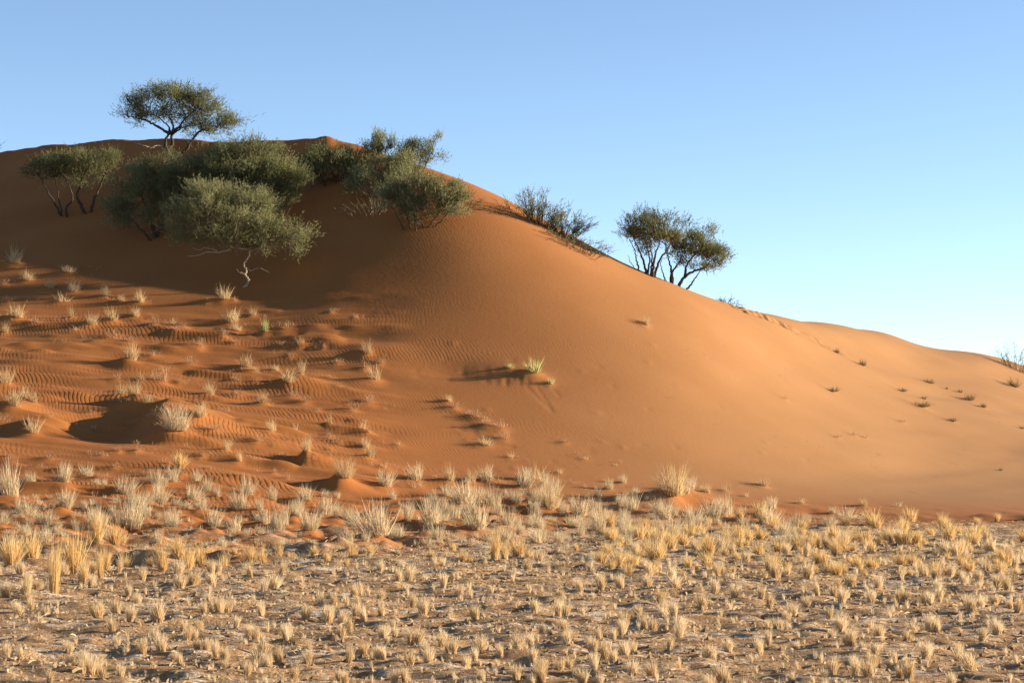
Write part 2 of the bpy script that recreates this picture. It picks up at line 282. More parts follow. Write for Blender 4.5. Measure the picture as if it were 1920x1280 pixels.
# ------------------------------------------------------------------ where the plants stand (photo px, py of the foot, height px, width px, kind, own label)
T = [
 # --- tufts on the lit apron of the dune
 (27,500,32,30,'dune','bushy straw tuft highest at the left edge, just under the shadow line'),
 (129,514,13,32,'dune',None),(52,529,18,25,'dune',None),(7,536,10,22,'rust',None),(94,543,18,24,'dune',None),(137,550,22,26,'dune',None),
 (118,567,22,36,'sparse',None),(15,569,14,32,'rust',None),(199,558,21,18,'dune',None),(227,567,12,16,'dune',None),(263,569,24,22,'dune',None),
 (135,596,27,14,'sparse',None),(33,602,27,34,'dune','wide pale tuft with a round top near the left edge, below the shadow line'),(67,608,12,36,'rust',None),(9,620,20,16,'dune',None),
 (210,608,23,30,'dune',None),(172,615,22,26,'dune',None),(254,595,19,20,'dune',None),(145,622,10,30,'sparse',None),(210,636,18,36,'rust','low reddish brittle tuft under a row of straw tufts on the left apron'),
 (292,615,18,20,'rust',None),(325,613,17,15,'sparse',None),(345,617,10,22,'rust',None),(332,631,10,24,'rust',None),(376,650,18,26,'rust',None),
 (421,567,27,28,'dune','lone yellow green tuft on the shadow line below the white stemmed acacia'),(435,608,25,36,'dune',None),(443,622,18,26,'dune',None),(474,593,15,18,'dune',None),
 (421,636,17,22,'rust',None),(498,627,27,18,'green','small upright green tuft among straw tufts right of the white stemmed acacia'),(536,622,17,36,'rust',None),(564,648,14,28,'rust',None),(440,643,8,20,'rust',None),
 (246,684,33,32,'dune','grey straw tuft above two dark dimples in the left apron'),(285,667,10,26,'rust',None),(357,682,18,32,'rust',None),(462,693,23,32,'dune',None),(478,700,12,20,'dune',None),(517,694,12,16,'dune',None),
 (265,717,19,22,'sparse',None),(306,717,29,40,'rust','tangled dry twiggy tuft above the shadowed sand hollow'),(394,741,27,24,'dune',None),(564,715,30,20,'dune',None),(541,729,24,36,'dune',None),(550,746,18,32,'rust',None),
 (440,712,12,18,'rust',None),(491,761,20,24,'dune',None),(572,756,14,26,'rust',None),(10,725,30,34,'dune','thick straw tuft at the left edge, level with the strongest ripples'),
 (62,761,24,26,'dune',None),(27,777,34,36,'dune',None),(45,760,24,22,'dune',None),(62,815,30,34,'dune','straw tuft with a raised sand collar just left of the shadowed hollow'),(7,794,16,32,'rust',None),
 (228,748,22,22,'dune',None),(252,760,26,30,'dune','longest straw tuft slanting along the rim of the shadowed hollow'),(276,770,20,26,'dune',None),
 (330,824,50,64,'greybush','large grey green grass bush at the right end of the shadowed hollow'),(376,810,28,34,'dune','straw tuft touching the right side of the large grey green grass bush'),(402,824,13,26,'rust',None),
 (425,849,23,20,'dune',None),(337,877,33,28,'gold','bright golden tuft below the large grey green grass bush'),(449,868,21,16,'dune',None),(509,817,23,24,'dune',None),(555,807,21,20,'sparse',None),
 (574,869,30,24,'dune','pale round tuft with a dark square shadow mound on its left'),(619,799,22,18,'sparse',None),(426,772,8,22,'rust',None),(619,823,10,20,'rust',None),
 (690,665,24,24,'dune',None),(714,679,11,22,'rust',None),(686,690,13,18,'rust',None),(703,712,28,36,'dune','grey green mop shaped tuft, lowest of the column left of the slump marks'),
 (693,755,16,30,'rust',None),(661,770,15,26,'rust',None),(680,804,21,22,'sparse',None),(690,817,15,22,'rust',None),(684,844,23,18,'dune',None),(693,866,25,24,'dune',None),
 (1000,705,31,44,'green','fresh green tuft above the slide marks on the smooth dune face'),(1033,720,14,16,'green','tiny green tuft just right of the fresh green tuft'),(957,690,10,18,'green','low green sprig just left of the fresh green tuft'),
 (841,752,13,18,'dune',None),(853,765,12,22,'rust',None),(891,783,12,28,'rust',None),(908,788,14,24,'rust',None),(940,806,17,32,'rust',None),(947,825,15,28,'rust',None),
 (912,802,14,28,'rust',None),(912,836,15,30,'dune',None),(958,859,15,18,'sparse',None),(750,837,11,22,'sparse',None),(667,598,12,14,'sparse',None),
 (1211,611,18,17,'dune','single pale tuft alone on the smooth dune face below the right acacias'),(1097,862,8,20,'sparse',None),(1060,831,6,18,'rust',None),(1156,873,8,16,'sparse',None),
 # --- dark scrub specks on the right flank
 (1568,664,10,15,'scrub','dark scrub speck at the lower end of the footprint trail'),(1618,687,13,16,'scrub','round dark tuft, second scrub speck below the footprint trail'),(1561,732,9,28,'scrub','flat dark scrub patch left of the other specks on the right flank'),
 (1742,712,9,26,'scrub',None),(1775,722,6,7,'scrub',None),(1800,728,7,12,'scrub',None),(1692,731,8,22,'scrub',None),(1817,743,13,24,'scrub',None),(1843,759,10,17,'scrub',None),
 (1901,720,19,28,'scrub','largest dark scrub bush on the right flank, near the right edge'),(1732,747,7,12,'scrub',None),(1729,765,11,42,'scrub','long low dark scrub strip in the middle of the right flank'),(1786,790,9,22,'scrub',None),
 (1692,788,7,22,'rust',None),(1570,824,6,16,'rust',None),(1601,819,6,16,'rust',None),(1623,824,7,14,'rust',None),(1472,751,6,16,'rust',None),(1876,884,6,8,'scrub',None),(1915,800,5,20,'scrub',None),
 (1432,913,16,24,'dune','pale tuft alone at the foot of the smooth right slope'),
 # --- grey spiky clumps along the dune foot
 (18,942,62,54,'grey','tall spiky grey clump at the left edge of the dune foot'),(122,893,26,28,'grey',None),(162,889,22,28,'grey',None),(59,914,26,30,'grey',None),(122,963,30,36,'grey',None),
 (323,907,30,28,'grey',None),(235,929,32,52,'grey',None),(298,943,36,38,'grey',None),(388,918,26,22,'grey',None),(363,939,32,34,'grey',None),(449,957,40,38,'grey',None),(463,929,36,42,'grey',None),
 (510,936,32,24,'grey',None),(180,998,52,36,'grey',None),(248,990,56,52,'grey','broad tall grey clump behind the golden stand on the left'),(323,990,36,32,'grey',None),(399,997,32,32,'grey',None),(532,990,38,32,'grey',None),(611,957,36,46,'grey',None),
 (582,1001,38,42,'grey',None),(495,985,26,36,'grey',None),(440,1000,24,36,'grey',None),(647,919,36,44,'greyg','yellow grey bush on a dark sand mound, left of centre at the dune foot'),(722,919,29,34,'grey',None),(735,936,18,20,'grey',None),
 (707,1019,62,80,'grey','largest pale grey spiky clump, left of centre above the gravel plain'),(808,992,50,42,'grey',None),(821,1019,32,30,'grey',None),(870,952,40,56,'grey','wide grey clump left of a long dark shadow band at the dune foot'),(919,952,34,40,'grey',None),
 (895,1002,42,52,'grey',None),(1030,962,46,40,'greyg','tall yellowish clump right of centre on the sandy dune foot'),(1003,965,28,30,'grey',None),(1006,1019,28,32,'grey',None),(1006,994,22,34,'grey',None),(1184,955,30,36,'grey',None),
 (1124,995,52,42,'grey',None),(1262,948,58,68,'greyg','big yellow grass bush on a dark mound at the foot of the smooth slope'),(1245,976,34,44,'grey',None),(764,982,42,24,'grey',None),(949,1012,28,34,'grey',None),
 (844,906,30,24,'dune',None),(884,906,24,22,'dune',None),(1006,900,38,40,'sparse','airy branching tuft standing on the sand right of centre'),(1050,887,12,16,'sparse',None),(775,916,14,14,'sparse',None),(814,931,18,14,'sparse',None),
 (1325,926,18,22,'dune',None),(1360,965,36,40,'grey',None),(1440,985,34,48,'grey',None),(1300,985,32,50,'grey',None),(1587,972,24,40,'grey',None),(1620,950,16,22,'dune',None),(1503,945,10,16,'dune',None),(1445,955,22,34,'grey',None),
 (660,996,26,30,'grey',None),(560,960,26,28,'grey',None),(1074,985,24,30,'grey',None),(1160,985,22,26,'grey',None),(1495,985,26,30,'grey',None),(40,975,30,40,'grey',None),(85,985,28,36,'grey',None),
 # --- golden upright clumps where the sand meets the plain
 (22,1068,62,46,'gold',None),(60,1060,58,36,'gold',None),(101,1116,112,30,'gold','tallest golden clump, narrow foot, in the left stand'),(137,1080,92,46,'gold',None),(158,1094,48,22,'gold',None),(180,1037,66,26,'gold',None),(216,1029,46,26,'gold',None),
 (235,1055,40,24,'gold','dense upright golden clump at the right end of the left stand'),(189,1087,62,15,'gold',None),(198,1069,46,22,'gold',None),(305,1071,56,21,'gold',None),(334,1051,42,32,'gold',None),(352,1069,46,26,'gold',None),(375,1055,52,26,'gold',None),
 (420,1062,36,20,'gold',None),(471,1053,36,22,'gold',None),(492,1055,36,22,'gold',None),(523,1040,36,15,'gold',None),(614,1055,28,15,'gold',None),(54,1108,42,15,'gold',None),
 (660,1042,44,21,'gold','bright golden clump beside the largest pale grey clump'),(927,1052,68,19,'gold','tall narrow golden clump at the centre of the plain edge'),(971,1046,40,30,'gold','rounded orange golden clump right of the tall narrow one'),(868,1049,26,16,'gold',None),(946,1049,36,15,'gold',None),
 (1140,1039,26,22,'gold',None),(1144,1016,30,26,'gold',None),(1164,1022,24,14,'gold',None),(1208,1009,32,26,'gold',None),(1235,1026,46,30,'gold',None),(1258,1019,32,30,'gold',None),(1231,1049,40,42,'gold',None),(1194,1042,28,16,'gold',None),
 (1328,1046,48,28,'gold',None),(1562,1010,32,32,'gold',None),(1665,1013,34,26,'gold',None),(1400,1012,30,26,'gold',None),(1520,1030,34,28,'gold',None),(1633,1065,30,24,'gold',None),
 # --- the short tufts of the plain that stand out
 (297,1170,46,28,'stub','tallest fuzzy straw tuft left of centre on the gravel plain'),(183,1250,25,24,'stub','broom shaped yellow tuft in the bottom left of the plain'),(1019,1188,25,17,'stub','yellow tuft with a white ash patch on its left, centre of the plain'),
 (1150,1208,30,13,'stub','slim upright tuft right of centre near the bottom'),(1704,1274,48,24,'stub','largest straw tuft at the bottom edge, right of the plain'),(1487,1153,26,26,'stub','round golden tuft on the right half of the plain'),
 (1265,1106,28,26,'stub',None),(1632,1176,24,22,'stub',None),(1713,1184,28,20,'stub',None),(1460,1180,30,22,'stub',None),(1594,1216,28,26,'stub',None),(1640,1230,26,22,'stub',None),(1797,1240,34,24,'stub',None),(1870,1186,34,22,'stub',None),(1330,1235,34,26,'stub',None),(1355,1276,40,24,'stub',None),(1820,1262,30,26,'stub',None),(1560,1200,22,18,'stub',None),
]
rs = random.Random(3)
def scatter(n, x0, x1, y0, y1, kind, hmin, hmax, asp, dens=None, mind=9):
    got = []; tries = 0
    while len(got) < n and tries < n * 60:
        tries += 1
        px, py = rs.uniform(x0, x1), rs.uniform(y0, y1)
        if dens and rs.random() > dens(px, py): continue
        h = hmin + (hmax - hmin) * rs.random() ** 1.8; h *= 0.6 + 0.4 * (py - 840) / 400 if kind == 'stub' else 1
        if any((px - q[0]) ** 2 + (2.2 * (py - q[1])) ** 2 < (mind * (0.6 + 0.8 * rs.random())) ** 2 for q in got): continue
        got.append((px, py, h, h * rs.uniform(*asp), kind, None))
    return got
def stub_density(px, py):
    edge = 1075 - 45 * float(smooth(500, 1250, px)) - 30 * float(smooth(1250, 1500, px))
    if py < edge: return 0
    c = 0.5 + 0.5 * float(noise(np.array([px / 150.0]), np.array([py / 45.0]), 5)[0])
    up = 1 - float(smooth(1060, 1270, py))
    return min(1, (0.16 + 0.85 * c * c) * (0.42 + 0.8 * up) * (1 + 0.35 * float(smooth(1150, 1500, px))))
STUBS = scatter(1150, -160, 2080, 1020, 1300, 'stub', 13, 41, (0.42, 0.72), stub_density, 8)
STUBS.sort(key=lambda q: -q[2] * q[3] * (0.2 if not (0 < q[0] < 1920 and q[1] < 1290) else 1))
T += STUBS[:270]; STUB_REST = STUBS[270:]
T += scatter(160, 1120, 1960, 976, 1082, 'gold', 14, 36, (0.65, 1.0), lambda x, y: 1 if y > 988 + 10 * math.sin(x / 60) else 0.4, 11)
T += scatter(22, 0, 1100, 1015, 1062, 'gold', 14, 30, (0.5, 0.9), lambda x, y: 1 if y > 1030 else 0.4, 22)
T += scatter(190, -30, 1600, 900, 1030, 'grey', 12, 34, (0.8, 1.4), lambda x, y: float(smooth(880, 960, y + 25 * math.sin(x / 130)) * (1 - 0.6 * smooth(1350, 1600, x))), 12)
T += scatter(42, -10, 640, 560, 860, 'rust', 6, 15, (1.2, 2.6), lambda x, y: 1 if y > 560 + 0.0 * x else 0, 34)
T += scatter(26, 0, 700, 840, 905, 'rust', 7, 16, (0.9, 1.8), None, 40)
T += scatter(22, 700, 1500, 880, 960, 'sparse', 8, 18, (0.8, 1.5), lambda x, y: 1 if y > 880 + 0.05 * (x - 700) else 0, 34)
KIND_MOUND = {'dune': 0.45, 'rust': 0.55, 'sparse': 0.2, 'green': 0.3, 'greybush': 0.35, 'grey': 0.22, 'greyg': 0.6, 'gold': 0.05, 'scrub': 0.4, 'stub': 0.10}

# ------------------------------------------------------------------ the terrain sheet
def steps(*segs):
    out = [np.arange(a_, b_, s_) for a_, b_, s_ in segs]; return np.unique(np.round(np.concatenate(out), 5))
def grow(start, stop, first, k):
    out = [start]; s_ = first
    while abs(out[-1] - start) < abs(stop - start):
        out.append(out[-1] + math.copysign(s_, stop - start)); s_ *= k
    return np.array(out)
GX = np.unique(np.concatenate([grow(-27, -3500, 0.3, 1.25), steps((-27, -9, 0.1), (-9, 9, 0.05), (9, 26, 0.1), (26, 32, 0.3)), grow(32, 3500, 0.4, 1.25)]))
GY = np.unique(np.concatenate([grow(14, -3500, 0.3, 1.25), steps((14, 37, 0.055), (37, 90, 0.1), (90, 125, 0.3)), grow(125, 6000, 0.6, 1.2)]))
XX, YY = np.meshgrid(GX, GY)
ZZ = table_z(XX, YY)
PXX = np.where(YY > 5, XX / np.maximum(YY, 5) * F + W / 2, 960)
BASE_D = np.interp(PXX, sorted(COLS), [COLS[k][0][1] for k in sorted(COLS)])
REL = YY - BASE_D                                       # metres behind the foot of the dune
near = 1 - smooth(60, 75, YY)
WIDE = 1 - smooth(1100, 1350, PXX)
REL = REL + 1.3 * noise(XX * 0.28, YY * 0.1, 13) * smooth(900, 1300, PXX)
PLAIN = 1 - smooth(-3.0, 2.6 + 4.4 * WIDE, REL + (1.6 + 1.6 * WIDE) * noise(XX * 0.7, YY * 0.7, 11) + (0.8 + 1.4 * WIDE) * noise(XX * 2.3, YY * 2.3, 12))
PLAIN = np.where(YY > 120, 0, PLAIN)
local = (np.abs(XX) < 40) & (YY > 10) & (YY < 125)
def add(f): 
    global ZZ
    ZZ = ZZ + np.where(local, f, 0)
add(PLAIN * near * (0.030 * noise(XX * 1.1, YY * 1.1, 1) + 0.024 * noise(XX * 2.6, YY * 2.6, 2) + 0.026 * noise(XX * 4.2, YY * 5.0, 3) + 0.017 * noise(XX * 7.5, YY * 8.5, 4)))
belt = smooth(-4, 1, REL) * (1 - smooth(6 - 3 * smooth(850, 1150, PXX), 14 - 7 * smooth(850, 1150, PXX), REL)) * (1 - 0.55 * smooth(900, 1200, PXX)) * (1 - 0.6 * smooth(1250, 1500, PXX))
add(belt * (0.09 * noise(XX * 0.75, YY * 0.75, 21) + 0.07 * noise(XX * 1.7, YY * 1.7, 22) + 0.045 * noise(XX * 3.9, YY * 3.9, 23) + 0.018 * noise(XX * 8, YY * 8, 24)))
apron = smooth(4, 12, REL) * (1 - smooth(640, 800, PXX)) * (1 - smooth(63, 68, YY))
add(apron * (0.085 * noise(XX * 0.33, YY * 0.9, 31) + 0.055 * noise(XX * 0.5, YY * 2.1, 32) + 0.022 * noise(XX * 1.3, YY * 4.4, 33)))
led = noise(XX * 0.55, YY * 2.3, 35) + 0.35 * noise(XX * 1.6, YY * 5.0, 36)
add(apron * 0.16 * np.maximum(0, led - 0.38))
foot = np.exp(-((REL - 1.0) / 1.6) ** 2) * smooth(1250, 1450, PXX)
add(foot * (0.10 * noise(XX * 0.6, YY * 1.1, 41) + 0.05 * noise(XX * 1.8, YY * 2.6, 42)))
flank = smooth(1250, 1500, PXX) * smooth(4, 16, REL)
ca, sa = math.cos(math.radians(58)), math.sin(math.radians(58))
add(flank * (0.20 * noise((XX * ca + YY * sa) * 0.07, (-XX * sa + YY * ca) * 0.30, 51) + 0.04 * noise((XX * ca + YY * sa) * 0.25, (-XX * sa + YY * ca) * 0.9, 52)))
add(smooth(8, 20, REL) * 0.05 * noise(XX * 0.22, YY * 0.22, 61))
crestn = smooth(9, 11.5, ZZ) * (1 - smooth(650, 700, PXX))
add(crestn * (0.07 * noise(XX * 0.8, YY * 0.3, 71) + 0.03 * noise(XX * 2.5, YY * 0.8, 72)))
def window(x, y, rx, ry):
    i0, i1 = np.searchsorted(GX, [x - rx, x + rx]); j0, j1 = np.searchsorted(GY, [y - ry, y + ry])
    return slice(j0, j1), slice(i0, i1)
def bump(x, y, h, sl_, sr, sy, skew=0.0):               # a mound: long tail on the left (lee), short on the right
    w = window(x, y, 3.2 * max(sl_, sr), 3.2 * sy); dx, dy = XX[w] - x, YY[w] - y - skew * (XX[w] - x)
    ZZ[w] += h * np.exp(-(dx / np.where(dx < 0, sl_, sr)) ** 2 - (dy / sy) ** 2)
# the big shadowed hollow on the left apron, its rim and the bank right of it
def bump_px(px, py, h, sl_, sr, sy, skew=0.0):
    x, y, _ = hit(px, py); bump(x, y, h, sl_, sr, sy, skew)
bump_px(308, 792, 0.55, 0.42, 1.6, 1.15); bump_px(190, 800, -0.34, 1.1, 0.9, 1.1); bump_px(262, 760, 0.30, 0.35, 0.8, 0.5)
bump_px(574, 868, 0.16, 0.12, 0.5, 0.35); bump_px(545, 866, -0.10, 0.5, 0.3, 0.35)
bump_px(1262, 935, 0.3, 0.30, 0.9, 0.8); bump_px(640, 915, 0.25, 0.25, 0.7, 0.7); bump_px(245, 690, 0.14, 0.5, 0.8, 0.5); bump_px(560, 722, 0.2, 0.4, 0.7, 0.6)
bump_px(60, 800, 0.2, 0.4, 0.8, 0.7); bump_px(20, 770, 0.2, 0.5, 0.8, 0.7)
# hollow, pits and slide marks left of and below the fresh green tuft
bump_px(850, 690, -0.13, 1.3, 1.0, 0.8); bump_px(955, 700, 0.05, 0.9, 1.0, 0.55); bump_px(1000, 706, 0.07, 0.4, 0.35, 0.3)
for px, py, a_, b_ in [(786,702,.16,.16),(842,704,.10,.25),(868,690,.10,.3),(912,692,.13,.3),(913,712,.10,.2),(931,714,.10,.22),(948,716,.06,.25),(975,714,.05,.25),(990,716,.04,.2),(950,712,.07,.3),(962,704,.06,.3),(930,690,.07,.2),
                       (180,672,.2,.2),(210,668,.1,.2),(222,672,.1,.25),(196,716,.2,.15),(346,698,.14,.2),(380,708,.12,.2),(410,712,.1,.25),(455,722,.14,.2),(846,800,.12,.2),(866,806,.1,.2),(890,812,.1,.22),(440,800,.12,.2),(470,806,.1,.2)]:
    bump_px(px, py, -0.012, a_, a_, b_, rs.uniform(-1, 0.2))
for k in range(40):                                     # two narrow slides below the green tuft, one fainter
    t = k / 39
    bump_px(985 + 52 * t, 722 + 50 * t, -0.0032, 0.045, 0.045, 0.08); bump_px(1005 + 30 * t, 722 + 46 * t, -0.0028, 0.04, 0.04, 0.08)
    if t < 0.7: bump_px(1032 + 25 * t, 722 + 30 * t, -0.0018, 0.04, 0.04, 0.08)
for k in range(70):                                     # a trail of footprints down the ridge
    t = k / 69; px = 1372 + 200 * t + rs.uniform(-2, 2); py = 577 + 83 * t + rs.uniform(-2.2, 2.2)
    x, y, _ = hit(px, py); bump(x, y, -0.06, 0.13, 0.13, 0.2); bump(x - 0.2, y, 0.035, 0.1, 0.1, 0.2)
for k in range(60):                                     # small scuffs here and there on the smooth face
    px, py = rs.uniform(760, 1900), rs.uniform(640, 930)
    x, y, _ = hit(px, py); bump(x, y, rs.choice((-0.01, 0.014)), rs.uniform(.08, .2), rs.uniform(.06, .12), rs.uniform(.08, .16))
PLACED = []
for t in T:
    px, py, h, w, kind, lab = t
    x, y, z = hit(px, py); s = y / F; hw, ww = h * s, w * s
    mh = 0.6 * KIND_MOUND[kind] * hw * rs.uniform(0.7, 1.2)
    if mh > 0.01:
        tail = (3.0 if kind in ('dune', 'rust', 'greyg', 'scrub') else 0.8) * rs.uniform(0.7, 1.5)
        bump(x - 0.25 * ww, y, mh, 0.35 * ww + mh * tail, 0.55 * ww, 0.5 * ww + 0.06)
    if kind == 'grey': hw *= 1.12
    PLACED.append((x, y, hw, ww, kind, lab, px, py))
def ground(x, y):
    i = min(max(int(np.searchsorted(GX, x)) - 1, 0), len(GX) - 2); j = min(max(int(np.searchsorted(GY, y)) - 1, 0), len(GY) - 2)
    u, v = (x - GX[i]) / (GX[i + 1] - GX[i]), (y - GY[j]) / (GY[j + 1] - GY[j])
    return float((ZZ[j, i] * (1 - u) + ZZ[j, i + 1] * u) * (1 - v) + (ZZ[j + 1, i] * (1 - u) + ZZ[j + 1, i + 1] * u) * v)
RIPPLE = smooth(6, 13, REL) * (1 - 0.55 * smooth(480, 720, PXX)) * (1 - smooth(780, 1120, PXX)) * (0.35 + 0.65 * (1 - smooth(61, 66, YY)))
RIPPLE = np.maximum(RIPPLE, 0.16 * smooth(5, 12, REL) * (1 - 0.6 * smooth(1200, 1600, PXX)))
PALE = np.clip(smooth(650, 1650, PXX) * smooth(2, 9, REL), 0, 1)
# split the one height field at the foot of the dune: gravel plain in front, dune behind
ny, nx = XX.shape; I = np.arange(nx * ny).reshape(ny, nx)
Q = np.stack([I[:-1, :-1], I[:-1, 1:], I[1:, 1:], I[1:, :-1]], -1).reshape(-1, 4)
V = np.stack([XX, YY, ZZ], -1).reshape(-1, 3)
isdune = ((REL > -1.0) & (YY < 420))[:-1, :-1].ravel()
def sheet(name, sel):
    q = Q[sel]; used = np.unique(q); mp = np.zeros(nx * ny, np.int64); mp[used] = np.arange(len(used))
    me = mesh(name, V[used], None, mp[q], True)
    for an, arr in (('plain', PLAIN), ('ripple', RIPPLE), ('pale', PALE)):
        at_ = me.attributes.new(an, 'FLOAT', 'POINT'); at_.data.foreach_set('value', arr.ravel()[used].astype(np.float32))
    o = obj(name, me, M_LAND); o['kind'] = 'structure'; return o
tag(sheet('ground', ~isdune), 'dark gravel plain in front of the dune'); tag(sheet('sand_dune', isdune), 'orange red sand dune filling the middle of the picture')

# ------------------------------------------------------------------ grass
def set_tint(me, tint):
    a_ = me.attributes.new('tint', 'FLOAT', 'POINT'); a_.data.foreach_set('value', np.asarray(tint, np.float32)); return me
def blades(r, n, lean, curve, width, spread, hmin, comb=0.0, outward=0.5):
    """n tapering blades, tuft of height 1 and half width about 0.5"""
    ph = r.uniform(0, 2 * np.pi, n); rad = spread * np.sqrt(r.random(n)); L = r.uniform(hmin, 1, n) * (1 - 0.35 * (rad / max(spread, 1e-6)) ** 2 * r.random(n))
    p0 = np.stack([rad * np.cos(ph), rad * np.sin(ph), np.full(n, -0.06)], 1)
    az = np.where(r.random(n) < outward, ph + r.normal(0, 0.5, n), r.uniform(0, 2 * np.pi, n)); th = np.abs(r.normal(0, lean, n))
    def d(th_): return np.stack([np.sin(th_) * np.cos(az) + comb * th_, np.sin(th_) * np.sin(az), np.cos(th_)], 1)
    bend = r.normal(curve, 0.5 * curve + 0.02, n)
    p1 = p0 + d(th) * (0.45 * L)[:, None]; p2 = p1 + d(th + bend) * (0.33 * L)[:, None]; p3 = p2 + d(th + 2 * bend) * (0.27 * L)[:, None]
    wa = r.uniform(0, np.pi, n); side = np.stack([np.cos(wa), np.sin(wa), 0 * wa], 1) * (width * r.uniform(0.6, 1.4, n))[:, None]
    v = np.stack([p0 - side, p0 + side, p1 - side * 0.85, p1 + side * 0.85, p2 - side * 0.55, p2 + side * 0.55, p3], 1).reshape(-1, 3)
    k = np.arange(n)[:, None] * 7
    tri = np.concatenate([k + np.array([[0, 1, 3]]), k + np.array([[0, 3, 2]]), k + np.array([[2, 3, 5]]), k + np.array([[2, 5, 4]]), k + np.array([[4, 5, 6]])])
    return v, tri, np.repeat(r.random(n), 7)
def twiggy(r, n, width):
    """brittle forked stems instead of blades"""
    vs_, ts_, tt = [], [], []; off = 0
    for _ in range(n):
        az, th = r.uniform(0, 2 * np.pi), abs(r.normal(0.6, 0.35)); p = np.array([r.normal(0, 0.12), r.normal(0, 0.12), -0.05]); L = r.uniform(0.35, 0.9)
        stack = [(p, az, th, L, width, 0)]; tint = r.random()
        while stack:
            p, az, th, L, w, lv = stack.pop()
            d = np.array([math.sin(th) * math.cos(az), math.sin(th) * math.sin(az), math.cos(th)]); q = p + d * L * 0.5; s_ = np.array([-math.sin(az), math.cos(az), 0.2]) * w
            vs_ += [p - s_, p + s_, q + s_ * 0.6, q - s_ * 0.6]; ts_ += [(off, off + 1, off + 2), (off, off + 2, off + 3)]; tt += [tint] * 4; off += 4
            if lv < 2:
                for _k in range(r.integers(1, 4)): stack.append((q, az + r.normal(0, 0.8), th + r.normal(-0.1, 0.45), L * 0.75, w * 0.7, lv + 1))
    return np.array(vs_), np.array(ts_), np.array(tt)
RN = np.random.default_rng
def variants(kind, count):
    out = []
    for k in range(count):
        r = RN(hash(kind) % 1000 if False else sum(map(ord, kind)) * 31 + k)
        if kind == 'stub': a_ = blades(r, 260, 0.22, 0.12, 0.011, 0.15, 0.40, 0.0, 0.8)
        elif kind == 'gold': a_ = blades(r, 260, 0.20, 0.09, 0.007, 0.12, 0.18, 0.0, 0.8)
        elif kind == 'grey': a_ = blades(r, 170, 0.36, 0.06, 0.008, 0.24, 0.30, 0.0, 0.8)
        elif kind == 'greyg': a_ = blades(r, 260, 0.50, 0.14, 0.008, 0.30, 0.35, 0.0, 0.8)
        elif kind == 'greybush': a_ = blades(r, 420, 0.70, 0.22, 0.0075, 0.34, 0.40, 0.0, 0.85)
        elif kind == 'dune': a_ = blades(r, 150, 0.55, 0.14, 0.010, 0.30, 0.18, 0.0, 0.6)
        elif kind == 'sparse': a_ = blades(r, 26, 0.50, 0.10, 0.012, 0.25, 0.4, 0.0, 0.6)
        elif kind == 'green': a_ = blades(r, 90, 0.55, 0.10, 0.018, 0.30, 0.35, 0.0, 0.7)
        elif kind == 'scrub': a_ = blades(r, 150, 0.75, 0.08, 0.016, 0.40, 0.35, 0.0, 0.7)
        else: a_ = twiggy(r, 26, 0.014)
        if kind in ('grey', 'greyg', 'greybush', 'dune'):            # a mat of broken stems at the foot
            b_ = twiggy(r, 18 if kind == 'dune' else 10, 0.010); a_ = (np.concatenate([a_[0], b_[0] * (0.9, 0.9, 0.45)]), np.concatenate([a_[1], b_[1] + len(a_[0])]), np.concatenate([a_[2], b_[2] * 0.5]))
        v = a_[0].copy(); ext = np.percentile(np.abs(v[:, 0]), 96); v[:, :2] *= 0.5 / ext; v[:, 2] *= 1 / np.percentile(v[:, 2], 99)
        out.append(set_tint(mesh(kind + '_grass', v, a_[1]), a_[2]))
    return out
MATS = dict(stub=M_STRAW, gold=M_GOLD, grey=M_GREY, greyg=M_DUNE, greybush=M_GREY, dune=M_DUNE, sparse=M_DUNE, green=M_GREEN, scrub=M_DARKG, rust=M_RUST)
NAMES = dict(stub='short_grass_tuft', gold='golden_grass_clump', grey='spiky_grass_clump', greyg='grass_bush', greybush='grass_bush', dune='dune_grass_tuft', sparse='sparse_grass_tuft', green='green_grass_tuft', scrub='scrub_bush', rust='brittle_twig_tuft')
LOOK = dict(stub='short straw tuft', gold='golden grass clump', grey='spiky grey grass clump', greyg='yellow grass bush', greybush='grey grass bush', dune='straw grass tuft', sparse='thin airy grass tuft', green='green tuft', scrub='dark scrub speck', rust='low reddish twiggy tuft')
VAR = {}
for k in MATS:
    VAR[k] = variants(k, 1 if k in ('greybush',) else 7 if k in ('stub', 'gold', 'grey', 'dune') else 4)
    for me in VAR[k]: me.materials.append(MATS[k])
MARKS = [(60, 540, 'the shadow line at the left edge'), (225, 600, 'the shaded slope on the left'), (458, 600, 'the white stemmed acacia'), (420, 720, 'the slumped bank mid left'), (190, 790, 'the shadowed hollow'), (360, 850, 'the large grey green bush'),
 (560, 780, 'the pale tuft with the square shadow'), (690, 740, 'the ripple field left of centre'), (900, 800, 'the slide marks'), (1000, 690, 'the fresh green tuft'), (1200, 700, 'the smooth dune face'), (1600, 820, 'the lower right flank'), (1790, 740, 'the right flank'),
 *[(X_, Y_, f'the {R_} dune foot {N_}') for X_, N_ in ((90, 'far left'), (280, 'on the left'), (440, 'half left'), (600, 'left of centre'), (780, 'near the centre'), (950, 'at centre'), (1090, 'right of centre')) for Y_, R_ in ((910, 'upper'), (950, 'middle'), (990, 'lower'))], (1230, 970, 'the big yellow bush'), (1450, 970, 'the dune foot on the right'),
 (110, 1070, 'the tall golden stand'), (350, 1060, 'the second golden stand'), (600, 1050, 'the plain edge left of centre'), (930, 1050, 'the tall narrow golden clump'), (1130, 1040, 'the plain edge right of centre')] + [(X_, Y_, f'golden belt {R_} row {N_}') for X_, N_ in ((1220, 'right of centre'), (1370, 'half right'), (1510, 'on the right'), (1650, 'further right'), (1780, 'far right'), (1890, 'at right edge')) for Y_, R_ in ((1003, 'back'), (1035, 'middle'), (1065, 'front'))]
